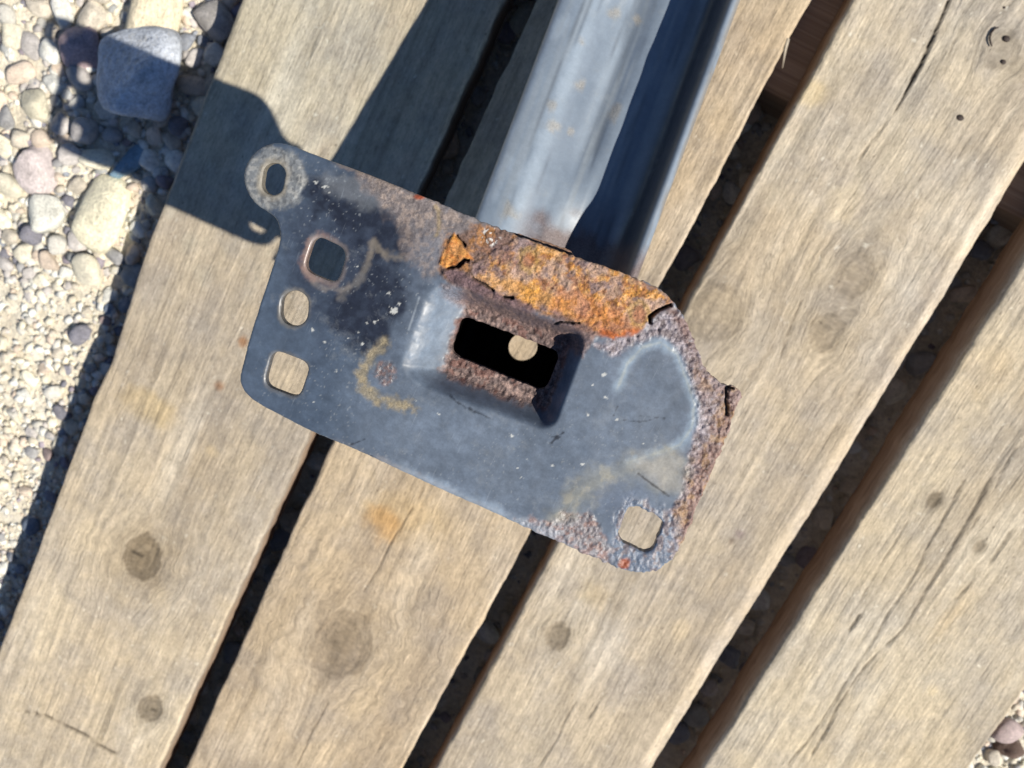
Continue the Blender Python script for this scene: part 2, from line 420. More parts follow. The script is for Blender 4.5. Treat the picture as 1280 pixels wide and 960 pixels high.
def edge_notch(pts, straight):
    """(y, inward shift) pairs for a chipped edge traced on the photograph"""
    q = px2xy(pts); return [(p[1], p[0] - straight) for p in q]
YEL = (1.06, .98, .78); ORG = (1.0, .78, .5); RST = (.75, .45, .28); PALE = (1.28, 1.24, 1.12); GRY = (.82, .82, .84); PUR = (.72, .66, .76)
plank_a = build_plank(0, -.2305, -.0975, [(177, 700, 24, 1.0), (186, 886, 15, .95)],
    [([(45, 893), (75, 903), (100, 918), (140, 942)], 3.5, .8), ([(20, 890), (45, 893)], 2.5, .5)],
    [(180, 505, 60, 26, YEL, .8), (275, 483, 9, 9, RST, .8), (302, 427, 8, 8, RST, .85), (215, 640, 40, 22, (.95, .95, .95), .6), (190, 440, 40, 28, GRY, .7),
     (275, 600, 22, 25, GRY, .5), (265, 565, 12, 8, PALE, .8), (240, 790, 30, 40, GRY, .5), (350, 50, 330, 300, (.96, 1.03, 1.07), .9), (120, 800, 420, 420, (1.16, 1.14, 1.09), .9)],
    notch=[(.72, 0), (.1, 0)] + edge_notch([(205, 252), (185, 300), (156, 392), (137, 454), (115, 500), (107, 525), (75, 608), (42, 700), (0, 806)], -.2305) + [(-.6, 0)])
plank_b = build_plank(1, -.0815, .0500, [(428, 805, 36, .62)],
    [([(528, 610), (500, 660), (470, 715), (455, 740)], 2.0, .55), ([(410, 880), (385, 925), (368, 958)], 2.0, .5), ([(480, 925), (465, 955)], 1.6, .4)],
    [(480, 655, 30, 30, ORG, .75), (500, 640, 80, 40, YEL, .6), (470, 700, 60, 26, GRY, .35), (545, 650, 40, 30, YEL, .4), (950, 60, 60, 60, (1.08, 1.05, 1.0), .6)], tone=(1.05, .97, .87))
plank_c = build_plank(2, .0685, .1925, [(697, 795, 14, .9), (897, 392, 26, .55), (1070, 342, 19, .6), (1033, 416, 17, .6), (1256, 62, 15, .5)],
    [([(1190, -2), (1170, 45), (1150, 82), (1133, 112), (1120, 138)], 2.6, 1.0), ([(1120, 138), (1100, 165), (1075, 200)], 2.0, .45), ([(1003, 375), (985, 420), (975, 448)], 2.0, .5),
     ([(1025, 380), (1018, 398), (1004, 414)], 1.6, .4), ([(720, 880), (690, 930), (670, 960)], 2.2, .35), ([(760, 860), (735, 900)], 2.0, .3), ([(1202, 35), (1190, 62), (1180, 90)], 1.4, .35)],
    [(1060, 252, 30, 30, PALE, .8), (926, 668, 9, 10, PUR, .8), (915, 677, 5, 5, (.5, .45, .42), .9), (1010, 115, 40, 22, YEL, .8), (850, 790, 14, 22, PALE, .7), (740, 745, 30, 24, YEL, .6), (790, 600, 60, 60, (1.0, .97, .95), .5), (1090, 130, 50, 60, GRY, .6), (930, 300, 60, 60, GRY, .4), (1180, 90, 300, 260, (1.06, 1.09, 1.11), .9)], bev=(.0022, .003), cham=.011, tone=(1.05, 1.02, 1.01))
plank_d = build_plank(3, .2175, .3555, [(1168, 626, 7, 1.0), (1226, 684, 6, .8)],
    [([(1240, 600), (1200, 668), (1160, 735), (1130, 790), (1085, 830), (1050, 880), (1018, 945)], 3.0, .6), ([(1205, 600), (1160, 690), (1100, 790), (1060, 850), (1010, 930), (985, 958)], 2.4, .5),
     ([(1075, 770), (1062, 790)], 3.0, .7), ([(1270, 560), (1215, 660)], 2.2, .5), ([(1280, 640), (1240, 700), (1190, 760)], 2.6, .45), ([(1140, 640), (1100, 710), (1060, 775)], 1.6, .4)],
    [(1180, 860, 40, 60, (1.02, 1.02, 1.0), .5), (1165, 865, 9, 9, PALE, .8), (1190, 770, 14, 60, (1.02, .96, .86), .7), (1220, 460, 60, 40, (1.08, 1.02, .92), .6)], tone=(1.17, 1.15, 1.08))

def build_bearer(y, name='bearer'):
    bm = bmesh.new(); bmesh.ops.create_cube(bm, size=1.0)
    for v in bm.verts: v.co = Vector((v.co.x * .60 + .0625, v.co.y * .085 + y, v.co.z * .058 - PLANK_T - .0005 - .029))
    bmesh.ops.subdivide_edges(bm, edges=[e for e in bm.edges if abs((e.verts[0].co - e.verts[1].co).x) > .1], cuts=30)
    for v in bm.verts:
        v.co.y += (float(fbm(np.array([v.co.x * 20]), np.array([v.co.y]), 2, 5)[0]) - .5) * .004
    bmesh.ops.bevel(bm, geom=[e for e in bm.edges if e.calc_face_angle(0) > .8], offset=.002, segments=1, affect='EDGES')
    me = bpy.data.meshes.new(name); bm.to_mesh(me); bm.free()
    n = len(me.vertices); co = np.zeros(n * 3, np.float32); me.vertices.foreach_get('co', co); co = co.reshape(-1, 3)
    set_f(me, 'grain', co[:, 1] + co[:, 2]); set_f(me, 'knot', np.zeros(n)); set_f(me, 'dirt', np.zeros(n)); set_f(me, 'side', np.full(n, .8)); set_col(me, 'tint', np.ones((n, 3)))
    o = link(name, me, M_WOOD); o.parent = pallet; o.matrix_parent_inverse = Matrix.Translation((0, 0, .09))
for yb in (.255, -.50, .66): build_bearer(yb)

def small_part(name, bm, mat, parent):
    me = bpy.data.meshes.new(name); bm.to_mesh(me); bm.free()
    for p in me.polygons: p.use_smooth = True
    o = link(name, me, mat); o.parent = parent; o.matrix_parent_inverse = parent.matrix_parent_inverse.inverted() @ Matrix.Identity(4) if False else Matrix.Identity(4)
    return o
def nail_at(px, py, r, parent):
    c = W(px, py, 0.0); bm = bmesh.new()
    prof = [(0, .0004), (.7, .0004), (.95, .0001), (1.0, -.0006), (.5, -.004), (0, -.006)]
    rings = []
    for rr, z in prof[1:-1]:
        rings.append([bm.verts.new((c[0] + math.cos(a) * rr * r, c[1] + math.sin(a) * rr * r * .8, z - .0006)) for a in np.linspace(0, 2 * math.pi, 10, endpoint=False)])
    for A_, B_ in zip(rings[:-1], rings[1:]):
        for i in range(10): bm.faces.new((A_[i], B_[i], B_[(i + 1) % 10], A_[(i + 1) % 10]))
    bm.faces.new(rings[0]); bm.faces.new(rings[-1][::-1])
    bmesh.ops.recalc_face_normals(bm, faces=bm.faces)
    return small_part('nail', bm, M_IRON, parent)
nail_at(1259, 48, .0020, plank_c); nail_at(1255, 77, .0015, plank_c); nail_at(1201, 147, .0021, plank_c); nail_at(1256, 9, .0008, plank_c)
def staple_at(pts, parent):
    P = [Vector(W(px, py, 0.0002)) for px, py in pts]; bm = bmesh.new(); rings = []
    for i, p in enumerate(P):
        t = (P[min(i + 1, len(P) - 1)] - P[max(i - 1, 0)]).normalized(); s = t.cross(Vector((0, 0, 1))); u = Vector((0, 0, 1))
        rr = .00055 * (.6 if i in (0, len(P) - 1) else 1)
        rings.append([bm.verts.new(p + (s * math.cos(a) + u * math.sin(a)) * rr) for a in np.linspace(0, 2 * math.pi, 6, endpoint=False)])
    for A_, B_ in zip(rings[:-1], rings[1:]):
        for i in range(6): bm.faces.new((A_[i], B_[i], B_[(i + 1) % 6], A_[(i + 1) % 6]))
    bm.faces.new(rings[0][::-1]); bm.faces.new(rings[-1]); bmesh.ops.recalc_face_normals(bm, faces=bm.faces)
    return small_part('bent_nail', bm, M_IRON, parent)
staple_at([(1248, 34), (1243, 36), (1239, 41), (1237, 47), (1238, 53), (1240, 58)], plank_c)
def splinter(pts, parent):
    P = [Vector(W(px, py, z)) for px, py, z in pts]; bm = bmesh.new(); rings = []
    for i, p in enumerate(P):
        rr = .0011 * (1 - .75 * i / (len(P) - 1))
        rings.append([bm.verts.new(p + Vector((math.cos(a) * rr, 0, math.sin(a) * rr * .6))) for a in np.linspace(0, 2 * math.pi, 6, endpoint=False)])
    for A_, B_ in zip(rings[:-1], rings[1:]):
        for i in range(6): bm.faces.new((A_[i], B_[i], B_[(i + 1) % 6], A_[(i + 1) % 6]))
    bm.faces.new(rings[0][::-1]); bm.faces.new(rings[-1]); bmesh.ops.recalc_face_normals(bm, faces=bm.faces)
    o = small_part('splinter', bm, M_WOOD, parent); n = len(o.data.vertices)
    for kx in ('grain', 'knot', 'dirt', 'side'): set_f(o.data, kx, np.zeros(n))
    set_col(o.data, 'tint', np.ones((n, 3)) * 1.1)
splinter([(985, 48, -.001), (982, 60, -.0005), (980, 72, -.001), (978, 85, -.004)], plank_b)

# ------------------------------------------------------------------ bumper beam with its flange plate
root = empty('bumper_beam', tuple(W(640, 300, 0.0)))
root['kind'] = 'thing'; tag(root, 'rusty black steel bumper beam with raised flange plate resting on the wooden pallet', 'car part')
INV = Matrix.Translation(root.location).inverted()
def child(name, me, mat, parent=root):
    o = link(name, me, mat); o.parent = parent
    o.matrix_parent_inverse = INV if parent is root else Matrix.Identity(4)
    return o

OUT = [(346,178),(330,182),(316,192),(307,206),(303.5,222),(308,240),(320,256),(337,266),(346,275),(350,288),(349,303),(345,319),(337,343),(325,380),(314,414),(306,443),
 (300,467),(299,478),(305,491),(317,502),(352,521),(387,539),(427,554.5),(460,569),(496,586),(540,607),(590,629),(652,657),(699,679),(739,696),(771,710),(790,715.5),(806,716),(826,712),(844,696),(856,673),
 (877.5,621),(901,566),(913,534),(923,508),(929,494.5),(923,485),(909,483),(893,473),(880,459),(871,434),(862,411),(850,388),(838,372),(826,361),(781,342),(716.5,320),(697,313),(657.5,299),(620,284),(584,269),(542,251),(500,234),(471,222.5),(445,212.5),(410,200),(381,189),(363,181)]
E1 = np.array([.938, .346]); E2 = np.array([-.333, .943])
OPEN = roundpoly([(571.6, 398), (699.5, 446), (679, 498), (555.5, 448)], 13)
SQ1 = roundpoly([(393, 292.5), (434.5, 312), (421.5, 356), (378, 338)], 15)
SQ2 = roundpoly([(341, 436), (388, 454.5), (373, 499), (328.5, 482)], 14)
SQ3 = roundpoly([(787, 628.5), (832, 650.5), (813, 695), (769, 674)], 14)

RECESS = 40.0
def recess(X, Y):
    """0 on the sunken floor round the opening, 1 where the pressing meets the flat plate"""
    a = (X - 630) * E1[0] + (Y - 447) * E1[1]; b = (X - 630) * E2[0] + (Y - 447) * E2[1]
    lx = np.maximum(np.where(a < -62, (-62 - a) / 58, (a - 68) / 24), 0)
    ly = np.maximum(np.where(b < -40, (-40 - b) / 28, (b - 47) / 24), 0)
    return np.sqrt(lx * lx + ly * ly)
def build_plate():
    st = 1.4
    xs = np.arange(292, 940, st); ys = np.arange(168, 728, st); X, Y = np.meshgrid(xs, ys)
    n1 = lambda sc, s, o=4: fbm(X / sc, Y / sc, o, s) - .5
    base_sd = psdf(chaikin(OUT, 1), X, Y)
    heavy = ss(700, 860, X + .3 * Y - 100) ; toprust = ss(480, 600, X) * ss(430, 380, Y - (X - 600) * .35)
    sd = base_sd + n1(5, 1, 2) * (.7 + 4.0 * np.maximum(heavy * ss(560, 400, np.abs(Y - 600) + 100), toprust * .7)) 
    holes = [psdf(SQ1, X, Y), psdf(SQ2, X, Y), psdf(SQ3, X, Y) + n1(6, 3, 2) * 3, 14 - ldist([(340.7, 230), (342.6, 217.5)], X, Y), 17 - ldist([(367.3, 391), (368, 380.5)], X, Y), psdf(OPEN, X, Y) + n1(5, 2, 2) * 1.6]
    for hsd in holes: sd = np.minimum(sd, -hsd)
    # ---- relief in pixels of the photo (1 px = 0.225 mm)
    a = (X - 630) * E1[0] + (Y - 447) * E1[1]; b = (X - 630) * E2[0] + (Y - 447) * E2[1]
    dd = recess(X, Y)
    bowl = ss(1.0, 0.0, dd)
    H = -RECESS * bowl
    edge_r = 3.0; t = np.clip(1 - np.minimum(sd, edge_r) / edge_r, 0, 1); H -= edge_r * (1 - np.sqrt(np.clip(1 - t * t, 0, 1)))
    H += (fbm(X / 60, Y / 60, 3, 41) - .5) * 3.0
    er = np.hypot(X - 343, Y - 222); H += 1.2 * ss(38, 35, er)
    # ---- colour fields
    def Pm(poly, soft=6, warp=8, sc=14, s=0):
        d = psdf(poly, X, Y) + (fbm(X / sc, Y / sc, 4, 200 + s) - .5) * 2 * warp
        return ss(-soft, soft, d)
    def Lm(line, wd_, soft=4, warp=5, sc=10, s=0):
        d = wd_ - ldist(line, X, Y) + (fbm(X / sc, Y / sc, 4, 300 + s) - .5) * 2 * warp
        return ss(-soft, soft, d)
    C = np.zeros(X.shape + (3,)) + lin((102, 111, 121)); rust = np.zeros_like(X); pit = np.zeros_like(X); rough = np.full_like(X, .40)
    def put(m, rgb):
        nonlocal C
        C = C * (1 - m[..., None]) + lin(rgb) * m[..., None]
    put(ss(530, 400, X + n1(40, 11) * 60 + .25 * (Y - 450)) * .85, (73, 85, 99))
    C *= (1 + n1(45, 12) * .35 + n1(7, 13) * .16)[..., None]
    dark = np.maximum(Pm([(372,222),(440,236),(500,270),(514,300),(505,326),(470,318),(462,290),(448,322),(436,292),(398,264)], 9, 20, 17, 1), Pm([(462,322),(505,332),(512,348),(500,392),(486,420),(462,436),(430,425),(404,392),(425,362),(448,344)], 10, 20, 19, 2))
    dfield = ss(1.15, .15, np.hypot((X - 445) / 120, (Y - 320) / 150) + n1(38, 96) * .7 + n1(9, 97) * .25); put(dfield * .9, (52, 58, 70)); rough -= .06 * dfield
    put(dark * (.72 + .28 * ss(.35, .6, fbm(X / 8, Y / 8, 4, 93))), (42, 46, 56)); rough -= .1 * dark
    put(Pm([(395,222),(430,214),(500,240),(520,262),(470,262),(440,258)], 8, 12, 12, 3) * .6, (118, 120, 121))
    put(Lm([(456,338),(463,316),(467,300),(473,312),(486,320),(502,322)], 4, 4, 5, 8, 4) * .75, (128, 117, 102))
    put(Lm([(424,372),(440,358),(452,346),(458,332)], 4, 4, 6, 8, 5) * .6, (118, 112, 104))
    put(Lm([(388,350),(405,360),(425,364),(436,358)], 3, 3, 5, 7, 6) * .6, (135, 125, 115))
    # ear and worn washer ring
    em = ss(41, 33, er + n1(12, 21) * 16 - 3)
    put(em * .8, (126, 126, 122)); put(em * ss(.50, .62, fbm(X / 5, Y / 5, 3, 22)) * .6, (164, 160, 150)); put(em * ss(.52, .66, fbm(X / 4, Y / 7, 3, 23)) * .6, (70, 72, 74))
    put(ss(24, 15, ldist([(340.7, 230), (342.6, 217.5)], X, Y) + n1(6, 24) * 6) * .7, (150, 138, 116)); rough += em * .2; rust = np.maximum(rust, em * .22)
    # rims
    put(ss(10, 1, -holes[0] + n1(7, 25) * 9) * .8 * ss(440, 380, X), (158, 122, 104)); put(ss(8, 1, -holes[0] + n1(7, 26) * 9) * .5, (135, 122, 112))
    put(ss(6, 0, -holes[4] + n1(7, 27) * 6) * .6, (135, 125, 108)); put(ss(5, 0, -holes[1] + n1(7, 28) * 5) * .45, (120, 112, 100))
    # brown-grey upper edge and heavy orange scale
    ub = Pm([(440,205),(500,230),(560,252),(640,290),(600,300),(556,345),(530,346),(505,318),(500,290),(470,250)], 9, 12, 14, 7)
    ub = ub * (.55 + .45 * ss(60, 15, base_sd)) ; put(ub * .8, (122, 108, 100)); put(ub * ss(.48, .62, fbm(X / 6, Y / 6, 4, 29)) * .6, (162, 142, 126)); rust = np.maximum(rust, ub * .55); rough += ub * .35
    put(Lm([(545,258),(550,275),(546,292)], 2, 3, 4, 8, 8) * .6, (165, 140, 90)); put(ss(8, 3, np.hypot((X - 524) * .8, (Y - 246) * 1.6)) , (150, 70, 42))
    put(Lm([(420,203),(460,219),(500,236)], 3, 3, 5, 7, 9) * .6, (135, 118, 105))
    big = Pm([(545,330),(556,298),(600,280),(640,290),(700,312),(790,342),(846,378),(836,386),(812,400),(800,414),(770,424),(742,420),(700,400),(640,384),(600,372),(560,352)], 4, 5, 10, 10)
    put(big, (124, 98, 84)); put(big * ss(.50, .64, fbm(X / 12, Y / 12, 5, 103)) * .7, (178, 122, 66)); rust = np.maximum(rust, big)
    tri = Pm([(568,291),(577,305),(585,315),(592,325),(579,324),(573,332),(560,335),(549,330),(557,310)], 1.5, 2, 8, 11)
    lay = np.maximum(tri, Pm([(590,330),(620,312),(650,296),(700,314),(790,344),(842,374),(838,381),(822,388),(812,396),(812,404),(803,412),(785,421),(765,420),(745,410),(715,400),(690,390),(650,379),(630,371),(606,357),(592,347)], 2, 3, 9, 12))
    q1 = fbm(X / 13, Y / 13, 5, 31); q2 = fbm(X / 5, Y / 5, 4, 32); q3 = fbm(X / 24, Y / 24, 4, 33)
    put(lay * .95, (174, 130, 96))
    put(lay * ss(.46, .62, q1) * .85, (204, 140, 60)); put(lay * ss(.54, .70, q2) * .55, (224, 178, 124)); put(lay * ss(.48, .36, q2) * .65, (128, 80, 58))
    put(lay * ss(.50, .62, q3) * .75, (174, 146, 128)); put(lay * ss(.60, .70, fbm(X / 17, Y / 17, 4, 34)) * .7, (118, 104, 106))
    put(tri * .7, (205, 136, 54)); put(tri * ss(.5, .35, q2) * .6, (160, 88, 40))
    put(Pm([(600,345),(650,350),(700,372),(720,395),(690,386),(650,374),(620,360)], 6, 8, 8, 13) * .65, (212, 150, 66))
    put(Pm([(610,296),(640,305),(650,330),(620,325),(600,312)], 8, 8, 9, 35) * .7, (118, 92, 88))
    put(Pm([(700,360),(760,375),(800,412),(770,422),(735,405),(690,385)], 6, 9, 10, 14) * .55, (188, 116, 62)); put(Lm([(755,416),(775,421),(795,414)], 5, 4, 3, 8, 15) * .8, (172, 84, 26))
    for cx, cy, r in ((661, 325, 13), (799, 392, 14)):
        d = np.hypot((X - cx) / .9, (Y - cy) / 1.1) + n1(8, 36) * 6
        put(ss(r + 6, r - 2, d + n1(3, 95) * 8) * ss(r - 9, r, d) * .6, (184, 144, 66)); put(ss(r, r - 9, d + n1(4, 94) * 8) * .6, (160, 92, 42))
    put(Lm([(566,344),(590,356),(620,374),(660,386)], 8, 3, 4, 9, 16) * .85, (104, 82, 84)); put(Lm([(700,400),(735,414)], 7, 4, 4, 9, 17) * .7, (112, 84, 76))
    put(ss(.66, .72, fbm(X / 3, Y / 3, 2, 37)) * ss(16, 8, np.hypot(X - 613, Y - 296)), (225, 218, 205))
    rough += .5 * big
    bump_r = (fbm(X / 9, Y / 9, 4, 38, .6) - .5) * 9 + (fbm(X / 3.5, Y / 3.5, 2, 39) - .5) * 3
    H += big * bump_r * .7 + lay * 2.4 + ub * (fbm(X / 5, Y / 5, 3, 40) - .5) * 2.4
    bead = ss(12, 3, ldist([(560,342),(590,358),(622,375),(660,388),(700,402),(738,418)], X, Y)); H += bead * 3.5
    # ring of rust round the opening (floor of the recess)
    ring = ss(.46, .16, dd * np.where(a < -62, 1.6, 1.0) + n1(9, 42) * .4)
    put(ring * .95, (114, 94, 86)); put(ring * ss(.50, .62, fbm(X / 4.5, Y / 4.5, 4, 43)) * .7, (164, 136, 122)); put(ring * ss(.46, .36, fbm(X / 5, Y / 5, 3, 44)) * .7, (66, 50, 48))
    put(ring * ss(.58, .68, fbm(X / 11, Y / 11, 3, 45)) * .45, (126, 78, 62)); rust = np.maximum(rust, ring * .85); rough += ring * .35
    H += ring * ((fbm(X / 4.2, Y / 4.2, 3, 46) - .5) * 5.5)
    tw = Pm([(552,356),(600,368),(660,390),(742,420),(728,446),(640,404),(575,386),(556,376)], 6, 7, 9, 90); put(tw * .85, (112, 90, 84)); put(tw * ss(.5, .62, fbm(X / 5, Y / 5, 4, 91)) * .6, (150, 122, 108)); rust = np.maximum(rust, tw * .8); rough += tw * .3; H += tw * (fbm(X / 4, Y / 4, 3, 92) - .5) * 3.5
    wl_ = ss(1.15, .8, dd) * (1 - ring) * ss(-70, -90, a); put(wl_ * .5, (124, 136, 147)); rough += wl_ * (.07 + n1(10, 98) * .25); H += wl_ * (n1(26, 99) * 4 + n1(9, 101) * 1.2)  # left recess wall made paler: sunlit sheen painted into the colour
    put(Lm([(524,372),(511,412)], 1.0, 1.2, .6, 6, 18) * .4, (190, 195, 195)); put(ss(.34, .6, dd) * ss(1.2, .8, dd) * ss(34, 46, b) * .35, (72, 78, 86))  # painted glint line on the left wall, painted shade on the lower wall
    # dirt crescent left of the recess
    cres = Lm([(479,428),(464,446),(452,466),(456,487),(470,499),(494,505),(514,508)], 6, 6, 8, 8, 19)
    put(cres * .8, (140, 126, 98)); put(cres * ss(.5, .62, fbm(X / 6, Y / 6, 3, 47)) * .6, (168, 150, 116)); inner = ss(19, 11, np.hypot((X - 481) * 1.1, Y - 466) + n1(7, 48) * 8)
    put(inner * .75, (104, 98, 98)); put(inner * ss(.5, .6, fbm(X / 4, Y / 4, 3, 49)) * .6, (132, 104, 94)); rust = np.maximum(rust, np.maximum(cres, inner) * .5); rough += cres * .3
    H += inner * (fbm(X / 4, Y / 4, 3, 50) - .5) * 4 - cres * .6
    # right-hand corroded margin
    rg = Pm([(744,432),(775,424),(803,413),(838,382),(860,400),(935,485),(935,500),(850,720),(838,640),(852,612),(858,585),(866,545),(872,512),(864,478),(852,446),(836,424),(815,422),(790,434),(766,446)], 5, 6, 9, 20)
    put(rg, (138, 126, 126)); put(rg * ss(.48, .6, fbm(X / 5, Y / 5, 4, 51)) * .75, (182, 170, 170)); put(rg * ss(.48, .36, fbm(X / 6, Y / 6, 3, 52)) * .6, (92, 76, 74))
    eg = rg * ss(40, 8, base_sd + n1(14, 53) * 26) * ss(430, 520, Y); put(eg * .75, (146, 112, 94)); put(eg * ss(.5, .62, fbm(X / 9, Y / 9, 4, 54)) * .7, (166, 128, 82)); put(eg * ss(.5, .38, fbm(X / 7, Y / 7, 4, 55)) * .5, (112, 78, 66))
    put(rg * ss(18, 6, base_sd) * ss(480, 400, Y) * .6, (128, 90, 74))
    pit = np.maximum(pit, rg)
    br = Pm([(770,640),(790,618),(835,640),(850,650),(850,700),(820,720),(780,716),(755,700),(766,672)], 6, 7, 9, 21); put(br * .5, (124, 134, 148)); put(br * ss(.5, .62, fbm(X / 4, Y / 4, 4, 56)) * .5, (162, 160, 162)); put(br * ss(.52, .64, fbm(X / 8, Y / 8, 4, 102)) * .6, (134, 112, 102)); pit = np.maximum(pit, br * .6)
    bl_ = Pm([(640,648),(690,650),(705,640),(735,640),(752,660),(760,690),(760,712),(700,684),(640,660)], 5, 7, 9, 22); put(bl_ * .8, (144, 132, 128)); put(bl_ * ss(.48, .6, fbm(X / 6, Y / 6, 4, 57)) * .6, (158, 120, 104)); put(bl_ * ss(.55, .65, fbm(X / 5, Y / 5, 3, 58)) * .6, (170, 166, 164)); pit = np.maximum(pit, bl_ * .8)
    put(ss(10, 5, np.hypot(X - 780, (Y - 704) * 1.1) + n1(6, 59) * 5), (148, 78, 52))
    be = ss(9, 2, base_sd + n1(9, 60) * 10) * ss(545, 560, Y + .0 * X) * ss(700, 560, X) * ss(.35, .6, fbm(X / 30, Y / 30, 3, 61)); put(be * .7, (146, 136, 128)); put(ss(16, 4, base_sd + n1(12, 62) * 14) * ss(560, 600, Y) * ss(760, 640, X) * .6, (152, 164, 174))
    # pale water line round the smooth tear-shaped patch and ochre dust below it
    tear = [(772,486),(784,455),(803,434),(826,428),(846,442),(857,472),(868,505),(865,535),(850,556),(820,567),(785,578)]
    put(Lm(tear, 5, 6, 4, 10, 23) * .75, (148, 162, 172)); put(Lm(tear, 1.2, 2, 2, 9, 24) * .45, (180, 178, 158))
    och = Pm([(690,648),(704,612),(738,592),(776,582),(800,570),(848,560),(856,580),(846,620),(826,612),(800,596),(772,602),(746,616),(722,640)], 15, 14, 17, 25)
    put(och * .72, (142, 140, 128)); put(och * ss(.5, .66, fbm(X / 12, Y / 12, 4, 63)) * .6, (164, 156, 136)); put(Pm([(784,578),(850,564),(850,610),(836,612)], 12, 9, 12, 26) * .6, (164, 156, 142))
    put(Pm([(735,612),(775,600),(815,618),(790,622),(766,660),(745,630)], 7, 6, 10, 27) * .6, (100, 110, 124)); put(Lm([(798,592),(815,605),(836,620)], 1.0, 1.0, 1, 6, 28) * .85, (48, 44, 42)); put(Lm([(730,560),(760,470),(748,500)], 1, 3, 3, 9, 29) * .0, (90, 90, 90))
    # specks and scratches
    for cx, cy, r in ((492,388,6),(488,366,4),(497,380,3),(390,412,3),(470,402,3.5),(460,404,3),(447,416,2.5),(454,430,2.5),(435,423,2),(406,428,2),(420,463,2.5),(392,502,2),(640,545,2.5),(651,597,3.5),(646,585,2),(727,580,3),(660,575,2),(690,582,2),(757,497,3),(756,468,4),(742,482,3.5),(771,524,3),(735,518,2),(803,555,2),(803,555,2),(549,518,2),(520,500,2),(407,232,4),(412,240,3),(445,333,3),(395,229,3)):
        d = np.hypot(X - cx, (Y - cy) * 1.3) + n1(2.6, 64, 3) * r * 2.8; put(ss(r * .8, r * .3, d) * .85, (205, 202, 190))
    put(ss(.80, .86, fbm(X / 2.6, Y / 2.6, 2, 65)) * ss(.4, .6, fbm(X / 70, Y / 70, 2, 66)) * (1 - rust) * .5, (150, 152, 150))
    for ln, wd_ in (([(585,510),(600,517),(612,523)], 1.1), ([(560,492),(572,503),(583,510)], .8), ([(688,555),(694,548),(700,546)], 1.6), ([(690,546),(696,545),(704,541)], 1.0), ([(767,519),(772,508)], .6), ([(780,525),(800,527),(815,525)], .3), ([(800,520),(830,523)], .2), ([(452,566),(470,572)], .8), ([(440,555),(456,549)], .8)):
        put(Lm(ln, wd_, 1.0, 2.0, 4, 70) * .75, (34, 36, 42))
    rough += pit * .02; rust = np.maximum(rust, pit * .18)
    H += pit * ((fbm(X / 3.9, Y / 3.9, 3, 67, .6) - .5) * 5.5 + (fbm(X / 14, Y / 14, 2, 68) - .5) * 4)
    # cracks between lifting scales
    for ln, wd_, dp in (([(571,295),(575,300),(581,307)], 1.0, 7), ([(560,335),(572,333),(579,324.5),(585,326)], 1.6, 11), ([(573,331),(578,327)], 2.2, 12), ([(591,347.5),(606,355),(617,363)], .9, 6), ([(630,371),(641,372.5)], 1.2, 8), ([(838.5,381),(822.5,388),(812,396),(813,404)], 1.8, 11), ([(909,485),(908.5,500),(909,519)], 1.7, 13), ([(909,486),(917,486.5)], 1.2, 9), ([(692,407),(700,402),(724,404)], .9, 6)):
        d = ldist(ln, X, Y) + n1(4, 69, 2) * 1.6; m = ss(wd_ + .9, wd_ - .3, d); H -= dp * m; put(m * .9, (26, 18, 14))
    tab = psdf([(909,480),(935,480),(935,500),(905,545),(909,520)], X, Y); H -= 3.5 * ss(0, 2, tab)
    # ---- mesh
    pts, quads, tris, bnd = sheet(sd, X, Y)
    ii = np.clip((pts[:, 0] - xs[0]) / st, 0, len(xs) - 1.001); jj = np.clip((pts[:, 1] - ys[0]) / st, 0, len(ys) - 1.001)
    i0 = ii.astype(int); j0 = jj.astype(int); fx = ii - i0; fy = jj - j0
    def samp(A):
        fx_ = fx if A.ndim == 2 else fx[:, None]; fy_ = fy if A.ndim == 2 else fy[:, None]
        return (A[j0, i0] * (1 - fx_) + A[j0, i0 + 1] * fx_) * (1 - fy_) + (A[j0 + 1, i0] * (1 - fx_) + A[j0 + 1, i0 + 1] * fx_) * fy_
    PX = .000225
    top = W(pts[:, 0], pts[:, 1], np.full(len(pts), PLATE_Z)); top[:, 2] += samp(H) * PX
    bot = W(pts[:, 0], pts[:, 1], np.full(len(pts), PLATE_Z)); bot[:, 2] += (-RECESS * samp(bowl)) * PX - .0028
    n = len(pts); bu = np.unique(bnd)
    wt = top[bu]; wb = bot[bu]; rm = np.full(n, -1); rm[bu] = np.arange(len(bu)); q = rm[bnd]
    n2 = 2 * n; nb = len(bu)
    wall = np.stack([q[:, 0] + n2, q[:, 1] + n2, q[:, 1] + n2 + nb, q[:, 0] + n2 + nb], -1)
    V = np.concatenate([top, bot, wt, wb])
    me = mesh_np('mounting_plate', V, [quads[:, ::-1], tris[:, ::-1], quads + n, tris + n, wall])
    Cs = np.clip(samp(C), 0, 1); dk = np.tile(lin((52, 46, 44)), (n, 1)); wc = Cs[bu] * .6
    set_col(me, 'paint', np.concatenate([Cs, dk, wc, wc])); rs = samp(rust); ps = samp(pit); ro = samp(rough)
    set_f(me, 'rust', np.concatenate([rs, rs * 0 + .4, rs[bu] * .5 + .3, rs[bu] * .5 + .3]))
    set_f(me, 'pit', np.concatenate([ps, ps * 0, ps[bu], ps[bu]])); set_f(me, 'rough', np.concatenate([ro, ro, ro[bu], ro[bu]]))
    return child('mounting_plate', me, M_METAL)
plate = build_plate()

